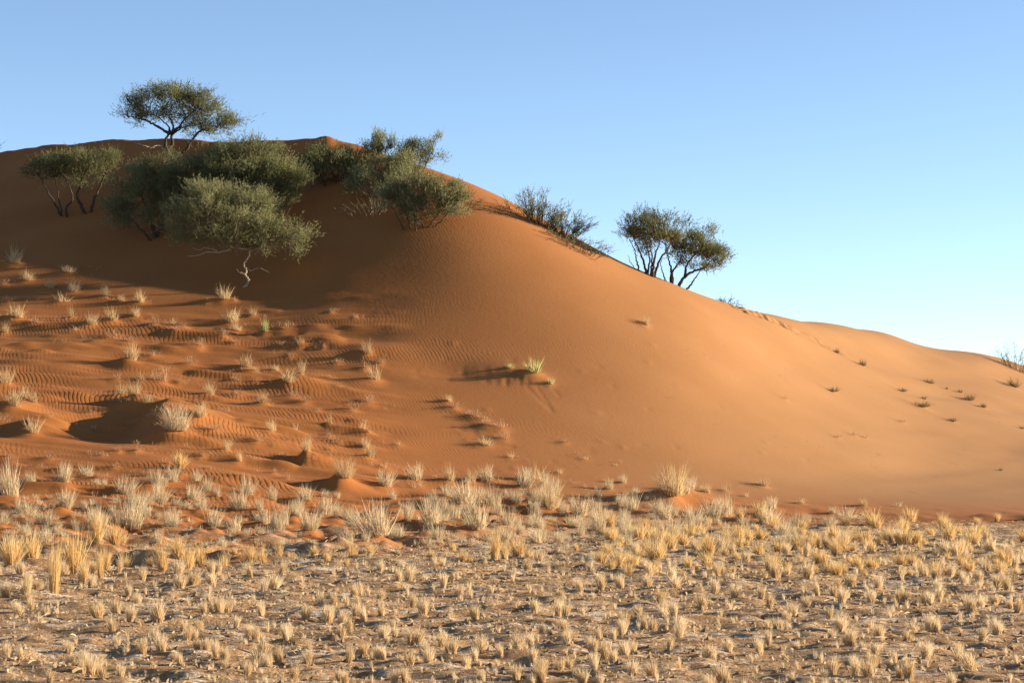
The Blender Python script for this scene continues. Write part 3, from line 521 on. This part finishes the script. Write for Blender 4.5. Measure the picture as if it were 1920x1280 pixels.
ORD = ['leftmost', 'second from left', 'third from left', 'fourth from left', 'fifth from left', 'sixth from left', 'seventh from left', 'eighth from left', 'ninth from left', 'tenth from left', 'eleventh from left', 'twelfth from left', 'thirteenth from left', 'fourteenth from left', 'fifteenth from left', 'sixteenth from left', 'seventeenth from left', 'eighteenth from left', 'nineteenth from left', 'twentieth from left'] + [f'{a_}-{b_} from left' for a_ in ('twenty', 'thirty', 'forty') for b_ in ('first', 'second', 'third', 'fourth', 'fifth', 'sixth', 'seventh', 'eighth', 'ninth')]
buckets = {}
for idx, (x, y, hw, ww, kind, lab, px, py) in enumerate(PLACED):
    if lab: continue
    if kind == 'stub':
        col = ['below tall golden stand', 'below second golden stand', 'left of centre', 'just left of centre', 'just right of centre', 'right of centre', 'on the right', 'at the right edge'][min(7, max(0, int(px / 240)))]
        row = ['far rim', 'far part', 'middle', 'near part', 'bottom strip'][0 if py < 1075 else 1 if py < 1115 else 2 if py < 1165 else 3 if py < 1215 else 4]
        buckets.setdefault(('stub', f'{row} of plain {col}'), []).append(idx)
    else:
        mk = min(MARKS, key=lambda m: (m[0] - px) ** 2 + 2.5 * (m[1] - py) ** 2)[2]
        buckets.setdefault((kind, mk), []).append(idx)
LABELS = {}
for (kind, mk), ids in buckets.items():
    ids.sort(key=lambda i: PLACED[i][6])
    for q, i in enumerate(ids):
        where = f'on {mk}' if kind != 'stub' and ('flank' in mk or 'face' in mk) else f'in {mk}' if kind == 'stub' or mk.startswith('golden belt') else f'by {mk}'
        nm = '' if len(ids) == 1 else ', ' + (ORD[q] if q < len(ids) - 1 else 'rightmost')
        LABELS[i] = (f'{LOOK[kind]} {where}{nm}', 'short straw tufts of the plain' if kind == 'stub' else f'{LOOK[kind]}s of the dune and its foot')
for i, (x, y, hw, ww, kind, lab, px, py) in enumerate(PLACED):
    o = obj(NAMES[kind], VAR[kind][i % len(VAR[kind])], None, None, (x, y, ground(x, y) - 0.005))
    tl_ = 0.24 if kind in ('dune', 'stub', 'grey', 'sparse', 'rust') else 0.1; o.rotation_euler = (rs.uniform(-tl_, tl_), rs.uniform(-tl_, tl_), rs.uniform(0, 6.28)); o.scale = (ww, ww * rs.uniform(.8, 1.1), hw)
    if lab: tag(o, lab, 'grass', f'{LOOK[kind]}s of the dune and its foot' if kind != 'stub' else 'short straw tufts of the plain')
    else: tag(o, LABELS[i][0], 'grass', LABELS[i][1])
    if kind in ('scrub',): o['category'] = 'shrub'
# the many smaller tufts of the plain beyond the 300, as one mass
vs_, ts_, tt = [], [], []; off = 0; r = RN(91)
small = [blades(RN(200 + k), 70, 0.34, 0.1, 0.02, 0.18, 0.45, 0.0, 0.75) for k in range(8)]
rest = [(q[0], q[1], q[2], q[3]) for q in STUB_REST] + [(rs.uniform(-150, 2070), 1012 + 285 * rs.random() ** 1.2, rs.uniform(4, 11), rs.uniform(5, 10)) for _ in range(3200)]
for k, (px, py, h, w) in enumerate(rest):
    edge = 1062 - 40 * float(smooth(500, 1250, px)) - 26 * float(smooth(1250, 1500, px))
    if py < edge: continue
    x, y, z = hit(px, py); s = y / F; v, t_, c = small[k % 8]
    if h < 12: sel = 24; v, t_, c = v[:sel * 7], t_[(t_ < sel * 7).all(1)], c[:sel * 7]
    an = r.uniform(0, 6.28); ca_, sa_ = math.cos(an), math.sin(an); vv = v * (w * s, w * s, h * s)
    vv = np.stack([vv[:, 0] * ca_ - vv[:, 1] * sa_ + x, vv[:, 0] * sa_ + vv[:, 1] * ca_ + y, vv[:, 2] + ground(x, y)], 1)
    vs_.append(vv); ts_.append(t_ + off); tt.append(np.clip(c * 0.6 + 0.4 * r.random(), 0, 1)); off += len(v)
o = obj('grass_stubble', set_tint(mesh('grass_stubble', np.concatenate(vs_), np.concatenate(ts_)), np.concatenate(tt)), M_STRAW)
tag(o, 'tiny straw stubble scattered between the tufts of the gravel plain', 'grass', None, 'stuff')
# gravel and clods, dry wisps lying on the ground
def scatter_small(n, ymin, ymax, r):
    y = ymin + (ymax - ymin) * r.random(n) ** 0.8; x = (r.random(n) - 0.5) * (y * 0.56 + 2); return x, y
r = RN(17); n = 16000; x, y = scatter_small(n, 15, 46, r); z = np.array([ground(a_, b_) for a_, b_ in zip(x, y)])
base = np.array([(1, 0, 0), (-1, 0, 0), (0, 1, 0), (0, -1, 0), (0, 0, 0.8), (0, 0, -0.5)], float)
oct_f = np.array([(0, 2, 4), (2, 1, 4), (1, 3, 4), (3, 0, 4), (2, 0, 5), (1, 2, 5), (3, 1, 5), (0, 3, 5)])
s = 0.009 + 0.026 * r.random(n) ** 3; v = base[None] * s[:, None, None] * r.uniform(0.6, 1.4, (n, 6, 3)); v += np.stack([x, y, z + 0.2 * s], 1)[:, None]
keep = np.interp(x / y * F + 960, sorted(COLS), [COLS[k][0][1] for k in sorted(COLS)]) + 0.5 > y
v = v[keep]; m_ = len(v)
o = obj('gravel', set_tint(mesh('gravel', v.reshape(-1, 3), (oct_f[None] + 6 * np.arange(m_)[:, None, None]).reshape(-1, 3)), np.repeat(r.random(m_), 6)), M_STONE)
tag(o, 'loose brown gravel and clods strewn over the plain', 'gravel', None, 'stuff')
n = 24000; x, y = scatter_small(n, 15, 52, r); z = np.array([ground(a_, b_) for a_, b_ in zip(x, y)])
an = r.uniform(0, 6.28, n); L = r.uniform(0.02, 0.12, n) * (0.7 + y / 60); d = np.stack([np.cos(an), np.sin(an), r.normal(0.05, 0.15, n)], 1); p = np.stack([x, y, z + 0.012], 1)
sd = np.stack([-np.sin(an), np.cos(an), r.normal(0, .6, n)], 1) * 0.006; q = p + d * L[:, None]; mid = (p + q) / 2 + np.stack([0 * x, 0 * x, r.uniform(0.0, 0.02, n)], 1)
v = np.stack([p - sd, p + sd, mid - sd, mid + sd, q], 1)
keep = np.interp(x / y * F + 960, sorted(COLS), [COLS[k][0][1] for k in sorted(COLS)]) + np.where(x < 2, 7.0, 1.5) * r.random(n) > y
v = v[keep]; k = np.arange(len(v))[:, None, None] * 5
o = obj('dry_litter', set_tint(mesh('dry_litter', v.reshape(-1, 3), (np.array([(0, 1, 3), (0, 3, 2), (2, 3, 4)])[None] + k).reshape(-1, 3)), np.repeat(r.random(len(v)), 5)), M_STRAW)
tag(o, 'pale broken grass stems lying on the gravel plain', 'litter', None, 'stuff')

# broken twigs and stem ends round the tufts of the apron, and pale stubble between the clumps of the dune foot
def pile(spots, mats, name, label, cat, maker, r):
    vs_, ts_, tt = [], [], []; off = 0
    for x, y, w, h in spots:
        v, t_, c = maker[r.integers(len(maker))]; an = r.uniform(0, 6.28); ca_, sa_ = math.cos(an), math.sin(an); vv = v * (w, w, h)
        vs_.append(np.stack([vv[:, 0] * ca_ - vv[:, 1] * sa_ + x, vv[:, 0] * sa_ + vv[:, 1] * ca_ + y, vv[:, 2] + ground(x, y)], 1)); ts_.append(t_ + off); tt.append(np.clip(c * 0.6 + 0.4 * r.random(), 0, 1)); off += len(v)
    tag(obj(name, set_tint(mesh(name, np.concatenate(vs_), np.concatenate(ts_)), np.concatenate(tt)), mats), label, cat, None, 'stuff')
r = RN(55); sp = []
for x, y, hw, ww, kind, lab, px, py in PLACED:
    if kind in ('dune', 'rust', 'sparse', 'grey', 'greyg', 'greybush') and px < 1350:
        for _ in range(r.integers(2, 7) if kind != 'grey' else r.integers(0, 4)):
            s_ = r.uniform(0.06, 0.2); sp.append((x + r.normal(0.05, 0.5) * (ww + 0.25), y + r.normal(0, 0.45) * (ww + 0.2), s_, s_ * r.uniform(0.4, 0.9)))
for _ in range(70):
    x, y, _z = hit(rs.uniform(760, 1910), rs.uniform(640, 930)); s_ = r.uniform(0.05, 0.14)
    for _k in range(r.integers(1, 4)): sp.append((x + r.normal(0, .15), y + r.normal(0, .1), s_, s_ * 0.5))
pile(sp, M_RUST, 'twig_debris', 'broken twigs and dry stem ends strewn round the dune tufts', 'twigs', [twiggy(RN(700 + k), 5, 0.02) for k in range(6)], r)
sp = []
while len(sp) < 1150:
    px, py = rs.uniform(-60, 1700), rs.uniform(930, 1062)
    if rs.random() > float(smooth(915, 1000, py + 25 * math.sin(px / 130)) * (1 - 0.7 * smooth(1350, 1650, px))): continue
    x, y, _z = hit(px, py); s_ = y / F * rs.uniform(7, 17); sp.append((x, y, s_ * 1.3, s_))
pile(sp, M_GREY, 'dry_stubble', 'low pale dry stubble between the clumps along the dune foot', 'grass', [blades(RN(800 + k), 34, 0.5, 0.12, 0.02, 0.3, 0.3, 0.0, 0.7) for k in range(6)], r)

# ------------------------------------------------------------------ trees and shrubs
def tube(pts, rad, sides=6, wob=0.0, r=None):
    pts = np.asarray(pts, float); n = len(pts); v = []
    for i in range(n):
        d = pts[min(i + 1, n - 1)] - pts[max(i - 1, 0)]; d = d / (np.linalg.norm(d) + 1e-9)
        u = np.cross(d, (0.3, 0.9, 0.1)); u /= np.linalg.norm(u) + 1e-9; w = np.cross(d, u)
        for k in range(sides):
            a_ = 2 * math.pi * k / sides; q = rad[i] * (1 + (wob * r.normal() if r is not None else 0)); v.append(pts[i] + q * (math.cos(a_) * u + math.sin(a_) * w))
    f = [(i * sides + k, i * sides + (k + 1) % sides, (i + 1) * sides + (k + 1) % sides, (i + 1) * sides + k) for i in range(n - 1) for k in range(sides)]
    return np.array(v), np.array(f)
def curve_pts(pts, n, r=None, jit=0.0):
    pts = np.asarray(pts, float); t = np.concatenate([[0], np.cumsum(np.linalg.norm(np.diff(pts, axis=0), axis=1))]); t /= t[-1]
    ti = np.linspace(0, 1, n); out = np.stack([pchip(t, pts[:, k], ti) if len(pts) > 2 else np.interp(ti, t, pts[:, k]) for k in range(3)], 1)
    if r is not None and jit: out[1:-1] += r.normal(0, jit, (n - 2, 3))
    return out
def strips(a_, b_, w, r):                                # thin straight twigs as crossed slivers
    n = len(a_); d = b_ - a_; rn = r.normal(0, 1, (n, 3)); s_ = np.cross(d, rn); s_ /= np.linalg.norm(s_, axis=1)[:, None] + 1e-9; s_ *= w
    v = np.stack([a_ - s_, a_ + s_, b_], 1).reshape(-1, 3); return v, np.arange(3 * n).reshape(-1, 3)
def sprays(pos, dirs, length, nleaf, ll, lw, r):
    """feathery twigs: leaflets set along each spray"""
    n = len(pos); t = r.uniform(0.1, 1.0, (n, nleaf, 1)); b_ = pos[:, None] + dirs[:, None] * length[:, None, None] * t
    rn = r.normal(0, 1, (n, nleaf, 3)); ld = 0.55 * dirs[:, None] + 0.6 * rn / np.linalg.norm(rn, axis=2, keepdims=True); ld /= np.linalg.norm(ld, axis=2, keepdims=True)
    sd = np.cross(ld, r.normal(0, 1, (n, nleaf, 3))); sd /= np.linalg.norm(sd, axis=2, keepdims=True) + 1e-9
    q = ll * r.uniform(0.6, 1.4, (n, nleaf, 1)); v = np.stack([b_ - sd * lw * 0.5, b_ + sd * lw * 0.5, b_ + ld * q], 2).reshape(-1, 3)
    return v, np.arange(len(v)).reshape(-1, 3)
def plant(name, label, cat, group, base, stems, lobes, seed, bark=None, leafm=None, dens=1.0, up=0.5, leafy=(0.055, 0.017), twig_mat=None, spread=0.16, twig_n=1.0, dead=()):
    """base: photo pixel of the foot. stems: (radius m, [(px, py, depth offset m) ...]); lobes: (px, py, rx, ry, depth offset m, depth radius factor)"""
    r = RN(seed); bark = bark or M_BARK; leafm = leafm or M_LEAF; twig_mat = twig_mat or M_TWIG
    x0, y0, _ = hit(*base); z0 = ground(x0, y0); k = y0 / F
    root = bpy.data.objects.new(name, None); C.objects.link(root); root.location = (x0, y0, z0); tag(root, label, cat, group)
    def loc(px, py, dy=0.0): return np.array(((px - base[0]) * k, dy, (base[1] - py) * k))
    nodes = []
    for si, (rad, pl) in enumerate(stems):
        pts = [loc(*p) for p in pl]
        # feet stand on the ground, wherever the slope is
        g0 = pts[0]; gz = ground(x0 + g0[0], y0 + g0[1]) - z0
        if pl[0][1] > base[1] - 14 and pl[0][1] >= max(p[1] for p in pl): pts[0] = np.array((g0[0], g0[1], gz - 0.08))
        c = curve_pts(pts, 5 * len(pts), r, 0.012); tt_ = np.linspace(0, 1, len(c)); v, f = tube(c, rad * (1 - 0.72 * tt_ ** 0.8), 7, 0.08, r)
        obj('trunk' if si == 0 else 'branch', mesh('trunk', v, None, f, True), M_DEAD if si in dead else bark, root)
        if si not in dead: nodes.append(c[len(c) // 3:])
    nodes = np.concatenate(nodes) if nodes else np.zeros((1, 3))
    LV, LT, TV, TT = [], [], [], []; lo = to = 0; tl, tw = [], []
    def put(V_, T_, v, t_, which, tint):
        nonlocal lo, to
        o_ = lo if which == 'l' else to; V_.append(v); T_.append(t_ + o_)
        if which == 'l': lo += len(v); tl.append(tint)
        else: to += len(v); tw.append(tint)
    for (px, py, rx, ry, dy, dzf) in lobes:
        c = loc(px, py, dy); a_, b_ = rx * k, ry * k; cz = max(a_ * dzf, 0.2)
        area = a_ * b_ * 4; nc = max(5, int(area * 10.5 * dens))
        u = r.normal(0, 1, (nc, 3)); u /= np.linalg.norm(u, axis=1)[:, None]
        low = u[:, 2] < -0.2; u[low & (r.random(nc) < 0.45), 2] *= -1
        q = u * (r.uniform(0.25, 1.0, nc) ** 0.55)[:, None] * r.uniform(0.74, 1.28, nc)[:, None]; ctr = c + q * (a_, cz, b_)
        dn = ((ctr[:, None] - nodes[None]) ** 2 * (1, 1, 1.5)).sum(2); st = nodes[dn.argmin(1)]
        for j in range(nc):                              # limbs to every clump
            if r.random() > twig_n: continue
            m1 = st[j] * 0.5 + ctr[j] * 0.5 + r.normal(0, 0.08, 3) - (0, 0, 0.05); cc = curve_pts([st[j], m1, ctr[j]], 6, r, 0.015)
            v, f = tube(cc, np.linspace(0.016, 0.005, 6), 3); t_ = np.concatenate([f[:, [0, 1, 2]], f[:, [0, 2, 3]]]); put(TV, TT, v, t_, 't', np.full(len(v), r.random() * 0.6))
        ns = 40; bright = r.random(nc)
        cl = np.repeat(ctr, ns, 0); ul = np.repeat(u, ns, 0); pos = cl + r.normal(0, 1, (nc * ns, 3)) * (1, 1, 0.62) * np.repeat(spread * r.uniform(0.6, 1.3, nc), ns)[:, None]
        dr = 0.6 * ul * (1, 1, 0.6) + np.array((0, 0, up)) + 0.34 * r.normal(0, 1, pos.shape); dr /= np.linalg.norm(dr, axis=1)[:, None]
        ln = r.uniform(0.12, 0.36, len(pos)); nl = 9
        v, t_ = sprays(pos, dr, ln, nl, leafy[0], leafy[1], r); put(LV, LT, v, t_, 'l', np.clip(np.repeat(np.repeat(bright, ns), nl * 3) * 0.6 + np.repeat(r.random(len(v) // 3), 3) * 0.4, 0, 1))
        hf = r.random(len(pos)) < 0.5; v, t_ = strips((pos - dr * 0.12)[hf], (pos + dr * ln[:, None])[hf], 0.005, r); put(TV, TT, v, t_, 't', np.repeat(r.random(len(v) // 3), 3))
        tips = r.random(len(pos)) < 0.05                 # bare whips poking out of the outline
        v, t_ = strips(pos[tips], pos[tips] + dr[tips] * r.uniform(0.3, 0.5, (int(tips.sum()), 1)), 0.007, r); put(TV, TT, v, t_, 't', np.repeat(r.random(len(v) // 3), 3))
    if LV:
        tag(obj('crown', set_tint(mesh('crown', np.concatenate(LV), np.concatenate(LT)), np.concatenate(tl)), leafm, root), kind='stuff')
    if TV:
        tag(obj('twigs', set_tint(mesh('twigs', np.concatenate(TV), np.concatenate(TT)), np.concatenate(tw)), twig_mat, root), kind='stuff')
    return root
def whippy(name, label, group, base, w, h, n, seed, leaf, lean_px=0, stem_r=0.010, leafm=None, spread_base=0.25, twig_mat=None):
    """a loose shrub of many whippy stems fanning out of the sand, sparsely leaved"""
    r = RN(seed); x0, y0, _ = hit(*base); z0 = ground(x0, y0); k = y0 / F
    root = bpy.data.objects.new(name, None); C.objects.link(root); root.location = (x0, y0, z0); tag(root, label, 'shrub', group)
    TV, TT, tw, LV, LT, tl = [], [], [], [], [], []; to = lo = 0
    for i in range(n):
        a_ = r.uniform(-1, 1); b0 = np.array((a_ * w * k * spread_base, r.normal(0, 0.15), 0)); b0[2] = ground(x0 + b0[0], y0 + b0[1]) - z0 - 0.04
        hh = h * k * r.uniform(0.45, 1.0) * (1 - 0.35 * a_ * a_); tip = b0 + ((a_ * 0.36 + r.normal(0, .1)) * w * k + lean_px * k, r.normal(0, 0.3) * hh, hh)
        m1 = b0 * 0.55 + tip * 0.45 + r.normal(0, 0.05, 3) + (a_ * 0.04, 0, 0.05); c = curve_pts([b0, m1, tip], 8, r, 0.012)
        v, f = tube(c, np.linspace(stem_r, 0.003, 8), 3); TV.append(v); TT.append(np.concatenate([f[:, [0, 1, 2]], f[:, [0, 2, 3]]]) + to); to += len(v); tw.append(np.full(len(v), r.random()))
        m = r.integers(5, 10); s0 = c[r.integers(2, 8, m)]; dr = (tip - b0) / np.linalg.norm(tip - b0) + 0.55 * r.normal(0, 1, (m, 3)); dr /= np.linalg.norm(dr, axis=1)[:, None]; ln = r.uniform(0.12, 0.34, m)
        v, t_ = strips(s0, s0 + dr * ln[:, None], 0.007, r); TV.append(v); TT.append(t_ + to); to += len(v); tw.append(np.repeat(r.random(m), 3))
        g = r.random(m) < leaf
        if g.any():
            v, t_ = sprays(s0[g], dr[g], ln[g], 10, 0.05, 0.016, r); LV.append(v); LT.append(t_ + lo); lo += len(v); tl.append(np.repeat(r.random(len(v) // 3), 3))
    tag(obj('stems', set_tint(mesh('stems', np.concatenate(TV), np.concatenate(TT)), np.concatenate(tw)), twig_mat or M_TWIG, root), kind='stuff')
    if LV: tag(obj('leaves', set_tint(mesh('leaves', np.concatenate(LV), np.concatenate(LT)), np.concatenate(tl)), leafm or M_LEAF_LIT, root), kind='stuff')
    return root
GA, GS = 'acacias on the dune', 'shrubs on the dune crest'
# flat topped acacia on the skyline, left
plant('acacia_tree', 'flat topped acacia with a twisted trunk standing against the sky on the left crest', 'tree', GA, (329, 316),
 [(0.13, [(329,316,0),(322,300,0),(312,284,0),(309,268,0),(316,254,0)]), (0.075, [(312,284,0),(322,272,.1),(320,258,.1),(330,247,.1),(350,238,.1)]),
  (0.06, [(316,254,0),(305,246,-.1),(290,238,-.2),(268,228,-.2),(240,222,-.2)]), (0.055, [(316,254,0),(322,242,.3),(318,226,.4),(300,205,.5)]), (0.055, [(316,254,0),(334,246,-.3),(350,228,-.4),(372,208,-.4)]),
  (0.05, [(318,250,0),(310,235,.6),(285,212,.8)]), (0.085, [(327,306,0),(340,294,-.2),(354,283,-.3),(362,268,-.3),(376,252,-.3),(410,238,-.2)]), (0.04, [(305,278,0),(296,277,-.1),(284,281,-.2),(268,277,-.3),(254,272,-.3)]), (0.04, [(332,312,0),(344,306,-.2),(356,300,-.3)])],
 [(324,198,76,23,0,.95),(268,196,28,12,.3,1),(312,181,54,11,-.2,1),(254,222,24,9,-.2,1),(246,192,14,7,.2,1),(436,230,16,8,-.1,1),(285,222,36,14,.2,1),(360,195,42,22,.1,1),(392,208,22,18,0,1),(350,225,40,16,.3,.9),(418,233,32,15,-.1,1),(378,250,26,15,-.3,1),(405,246,28,12,-.3,1)], 11, dens=1.25, up=0.45, dead=(7,))
# dark multi stemmed acacia far left, in the shade
plant('acacia_tree', 'dark multi stemmed acacia in the shade at the far left of the slope', 'tree', GA, (150, 402),
 [(0.07, [(162,402,0),(150,382,0),(144,366,0),(150,345,0),(160,320,0)]), (0.06, [(168,402,.1),(174,376,.1),(183,356,.1),(196,325,.1)]), (0.05, [(129,405,-.2),(126,392,-.2),(138,374,-.2),(132,352,-.2),(120,330,-.2)]), (0.05, [(117,400,0),(100,378,0),(84,352,0),(72,328,0)]), (0.04, [(117,400,0),(108,372,.2),(104,350,.2),(96,330,.2)])],
 [(148,308,66,20,0,.8),(75,320,28,18,0,1),(204,308,22,20,.1,1),(110,318,40,22,-.2,1),(165,328,50,18,.2,1)], 12, dens=1.3, up=0.55)
# the big group left of centre
plant('acacia_tree', 'dark wide acacia behind, left part of the big clump in the shade', 'tree', GA, (290, 448),
 [(0.07, [(290,448,0),(284,420,0),(276,395,0),(262,365,0)]), (0.06, [(292,448,.1),(304,420,.1),(312,385,.1),(320,350,.1)]), (0.05, [(288,446,-.2),(262,428,-.3),(240,405,-.3)])],
 [(275,365,64,52,0,.8),(226,392,30,28,0,1),(300,328,52,34,.3,1),(325,390,46,48,-.1,.8),(262,418,50,24,-.2,1),(345,345,40,36,.2,.9)], 13, dens=1.35, up=0.4, twig_mat=M_PALETWIG)
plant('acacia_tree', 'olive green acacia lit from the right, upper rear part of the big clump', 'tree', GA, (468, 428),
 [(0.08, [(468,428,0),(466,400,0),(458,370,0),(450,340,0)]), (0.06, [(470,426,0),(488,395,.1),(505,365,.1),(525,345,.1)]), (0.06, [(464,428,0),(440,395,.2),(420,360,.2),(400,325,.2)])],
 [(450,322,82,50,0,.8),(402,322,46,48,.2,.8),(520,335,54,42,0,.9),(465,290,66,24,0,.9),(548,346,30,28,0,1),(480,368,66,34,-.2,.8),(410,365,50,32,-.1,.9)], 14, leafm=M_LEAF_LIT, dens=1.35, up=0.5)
plant('acacia_tree', 'front acacia with bleached crooked white stem and dead low branch over shaded sand', 'tree', GA, (458, 538),
 [(0.042, [(456,539,0),(464,531,0),(466,524,0),(459,516,0),(461,506,0),(456,497,0),(461,488,0),(467,476,0),(468,462,0),(455,440,0)]), (0.035, [(466,468,0),(440,466,-.2),(420,458,-.3),(390,440,-.3)]), (0.035, [(467,466,0),(490,455,.1),(520,445,.1),(545,440,.1)]), (0.035, [(464,464,0),(452,450,.4),(440,420,.5),(430,390,.5)]),
  (0.03, [(432,470,-.3),(410,476,-.5),(396,476,-.55),(378,482,-.6),(357,484,-.6)]), (0.022, [(410,474,-.5),(392,468,-.55),(376,472,-.6),(366,468,-.6)]), (0.02, [(458,514,0),(450,512,-.1),(443,505,-.1)]), (0.015, [(460,505,0),(472,508,-.1),(485,503,-.1),(505,512,-.1)])],
 [(410,415,88,56,-.2,.8),(358,428,46,42,-.2,.9),(470,415,50,45,.1,.9),(400,372,58,26,.2,.9),(470,380,42,26,.2,1),(545,438,40,32,.1,.9),(500,450,40,24,0,.9),(430,455,60,18,-.3,.8),(330,410,24,24,-.1,1)], 15, bark=M_DEAD, leafm=M_LEAF_LIT, dens=1.3, up=0.4, twig_mat=M_PALETWIG, dead=(0, 4, 5, 6, 7))
# bushes round the peak
plant('bush', 'dark broad bush in the shade directly under the dune peak', 'shrub', GS, (630, 346),
 [(0.04, [(630,346,0),(625,330,0),(618,312,0)]), (0.035, [(640,346,0),(650,328,0),(660,310,0)]), (0.035, [(612,346,0),(600,330,0),(590,312,0)]), (0.03, [(655,346,0),(675,330,0),(690,312,0)])],
 [(620,312,52,30,0,.8),(588,315,28,26,0,1),(668,310,50,30,.2,.8),(640,330,66,18,-.2,.6)], 21, dens=1.4, up=0.5, spread=0.13, twig_mat=M_PALETWIG)
plant('bush', 'leafy upright bush on the skyline just right of the dune peak', 'shrub', GS, (775, 322),
 [(0.035, [(785,322,0),(788,305,0),(795,285,0)]), (0.03, [(792,322,0),(800,305,0),(812,282,0)]), (0.03, [(770,320,0),(758,302,0),(748,285,0)]), (0.03, [(755,316,0),(735,300,0),(720,280,0)]), (0.025, [(780,320,.1),(776,300,.1),(770,280,.1)])],
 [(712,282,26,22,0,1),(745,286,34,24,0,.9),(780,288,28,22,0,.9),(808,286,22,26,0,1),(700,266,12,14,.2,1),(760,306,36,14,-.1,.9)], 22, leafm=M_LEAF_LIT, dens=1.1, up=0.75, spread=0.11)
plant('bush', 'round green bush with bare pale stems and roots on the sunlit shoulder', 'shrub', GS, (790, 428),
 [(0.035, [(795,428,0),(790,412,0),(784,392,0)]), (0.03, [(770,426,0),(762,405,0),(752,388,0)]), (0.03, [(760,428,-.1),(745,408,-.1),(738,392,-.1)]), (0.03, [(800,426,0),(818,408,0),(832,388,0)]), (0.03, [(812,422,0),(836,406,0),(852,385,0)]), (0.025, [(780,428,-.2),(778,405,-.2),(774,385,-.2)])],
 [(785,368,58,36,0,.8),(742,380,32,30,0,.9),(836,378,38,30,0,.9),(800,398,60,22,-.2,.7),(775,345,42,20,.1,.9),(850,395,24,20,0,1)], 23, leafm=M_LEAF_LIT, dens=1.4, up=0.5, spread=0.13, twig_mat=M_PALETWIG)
plant('bush', 'loose olive shrub filling the gap between the peak bushes', 'shrub', GS, (715, 372),
 [(0.03, [(715,372,0),(712,352,0),(708,335,0)]), (0.03, [(725,370,0),(738,350,0),(750,330,0)]), (0.025, [(700,372,0),(688,354,0),(678,340,0)])],
 [(720,330,50,30,0,.7),(764,328,34,28,0,.9),(690,348,40,26,-.1,.8),(735,352,36,22,-.1,.9)], 24, leafm=M_LEAF_LIT, dens=1.15, up=0.6, spread=0.14, twig_mat=M_PALETWIG)
whippy('bare_shrub', 'brown twiggy bare shrub on the shaded shoulder left of the round green bush', GS, (700, 402), 75, 34, 26, 31, 0.15, 0, twig_mat=M_PALETWIG, spread_base=0.5)
whippy('bare_shrub', 'thin wispy shrub behind the round green bush on the bright shoulder', GS, (866, 395), 42, 50, 14, 32, 0.3, 8, spread_base=0.4)
# whippy shrubs on the sunlit ridge
whippy('whippy_shrub', 'tallest whippy half bare shrub standing on the sunlit ridge', GS, (1008, 421), 74, 66, 70, 33, 0.85, 4)
whippy('whippy_shrub', 'smaller whippy shrub just right of the tallest one on the ridge', GS, (1058, 441), 64, 52, 62, 34, 0.9, 10)
whippy('whippy_shrub', 'low creeping twiggy shrub lying below the whippy shrubs on the ridge', GS, (1078, 466), 74, 26, 34, 35, 0.35, 8, spread_base=0.55)
whippy('whippy_shrub', 'sparse reddish stems left of the tallest whippy shrub on the ridge', GS, (972, 400), 40, 38, 12, 36, 0.1, -4, spread_base=0.5)
# pair of acacias on the right skyline
plant('acacia_tree', 'left acacia of the pair against the sky, with dark upright stems', 'tree', GA, (1220, 516),
 [(0.065, [(1223,516,0),(1225,494,0),(1230,474,0),(1238,450,0)]), (0.055, [(1226,516,.1),(1236,488,.1),(1250,468,.1),(1262,446,.1)]), (0.05, [(1213,512,0),(1207,490,0),(1196,462,0),(1186,438,0)]), (0.045, [(1214,512,.2),(1219,485,.2),(1212,455,.2)]), (0.035, [(1200,506,0),(1194,488,0),(1190,466,0),(1180,446,0)]), (0.022, [(1196,504,-.2),(1183,492,-.2),(1176,478,-.2)]), (0.04, [(1220,514,.3),(1224,478,.4),(1220,444,.4)])],
 [(1194,424,26,26,0,1),(1226,418,34,22,0,.9),(1258,430,32,20,.1,1),(1225,446,46,26,.1,.8),(1190,445,24,18,0,1)], 41, dens=1.25, up=0.6, spread=0.13)
plant('acacia_tree', 'right acacia of the pair, leaning right over the slope', 'tree', GA, (1272, 533),
 [(0.06, [(1257,527,0),(1259,508,0),(1256,492,0),(1250,472,0)]), (0.05, [(1262,528,.1),(1261,508,.1),(1272,492,.1),(1284,468,.1)]), (0.065, [(1270,531,0),(1284,516,0),(1300,506,0),(1318,500,0),(1336,484,0)]), (0.05, [(1284,516,0),(1288,496,.2),(1300,478,.2),(1316,460,.2)]), (0.04, [(1286,538,0),(1298,528,0),(1306,514,0),(1320,498,0)]), (0.03, [(1250,524,-.1),(1242,508,-.1),(1238,492,-.1),(1242,482,-.1)])],
 [(1282,456,38,24,0,.9),(1320,456,36,24,.1,.9),(1348,474,22,20,0,1),(1310,480,46,20,0,.8),(1332,492,28,11,-.1,1),(1262,462,28,22,.2,1)], 42, dens=1.3, up=0.55, spread=0.13)
# odds and ends on the skyline
whippy('dead_branch', 'small dark dead branch lying on the ridge right of the acacia pair', GS, (1366, 573), 22, 7, 14, 51, 0.0, 4, spread_base=0.6)
whippy('feathery_shrub', 'feathery pale stemmed shrub at the right edge of the skyline', GS, (1912, 690), 70, 52, 60, 52, 0.12, 6, twig_mat=M_PALETWIG, spread_base=0.4)
whippy('whippy_shrub', 'branch tips of a shrub cut by the left edge of the picture', GS, (-14, 296), 40, 44, 16, 53, 0.3, 4)
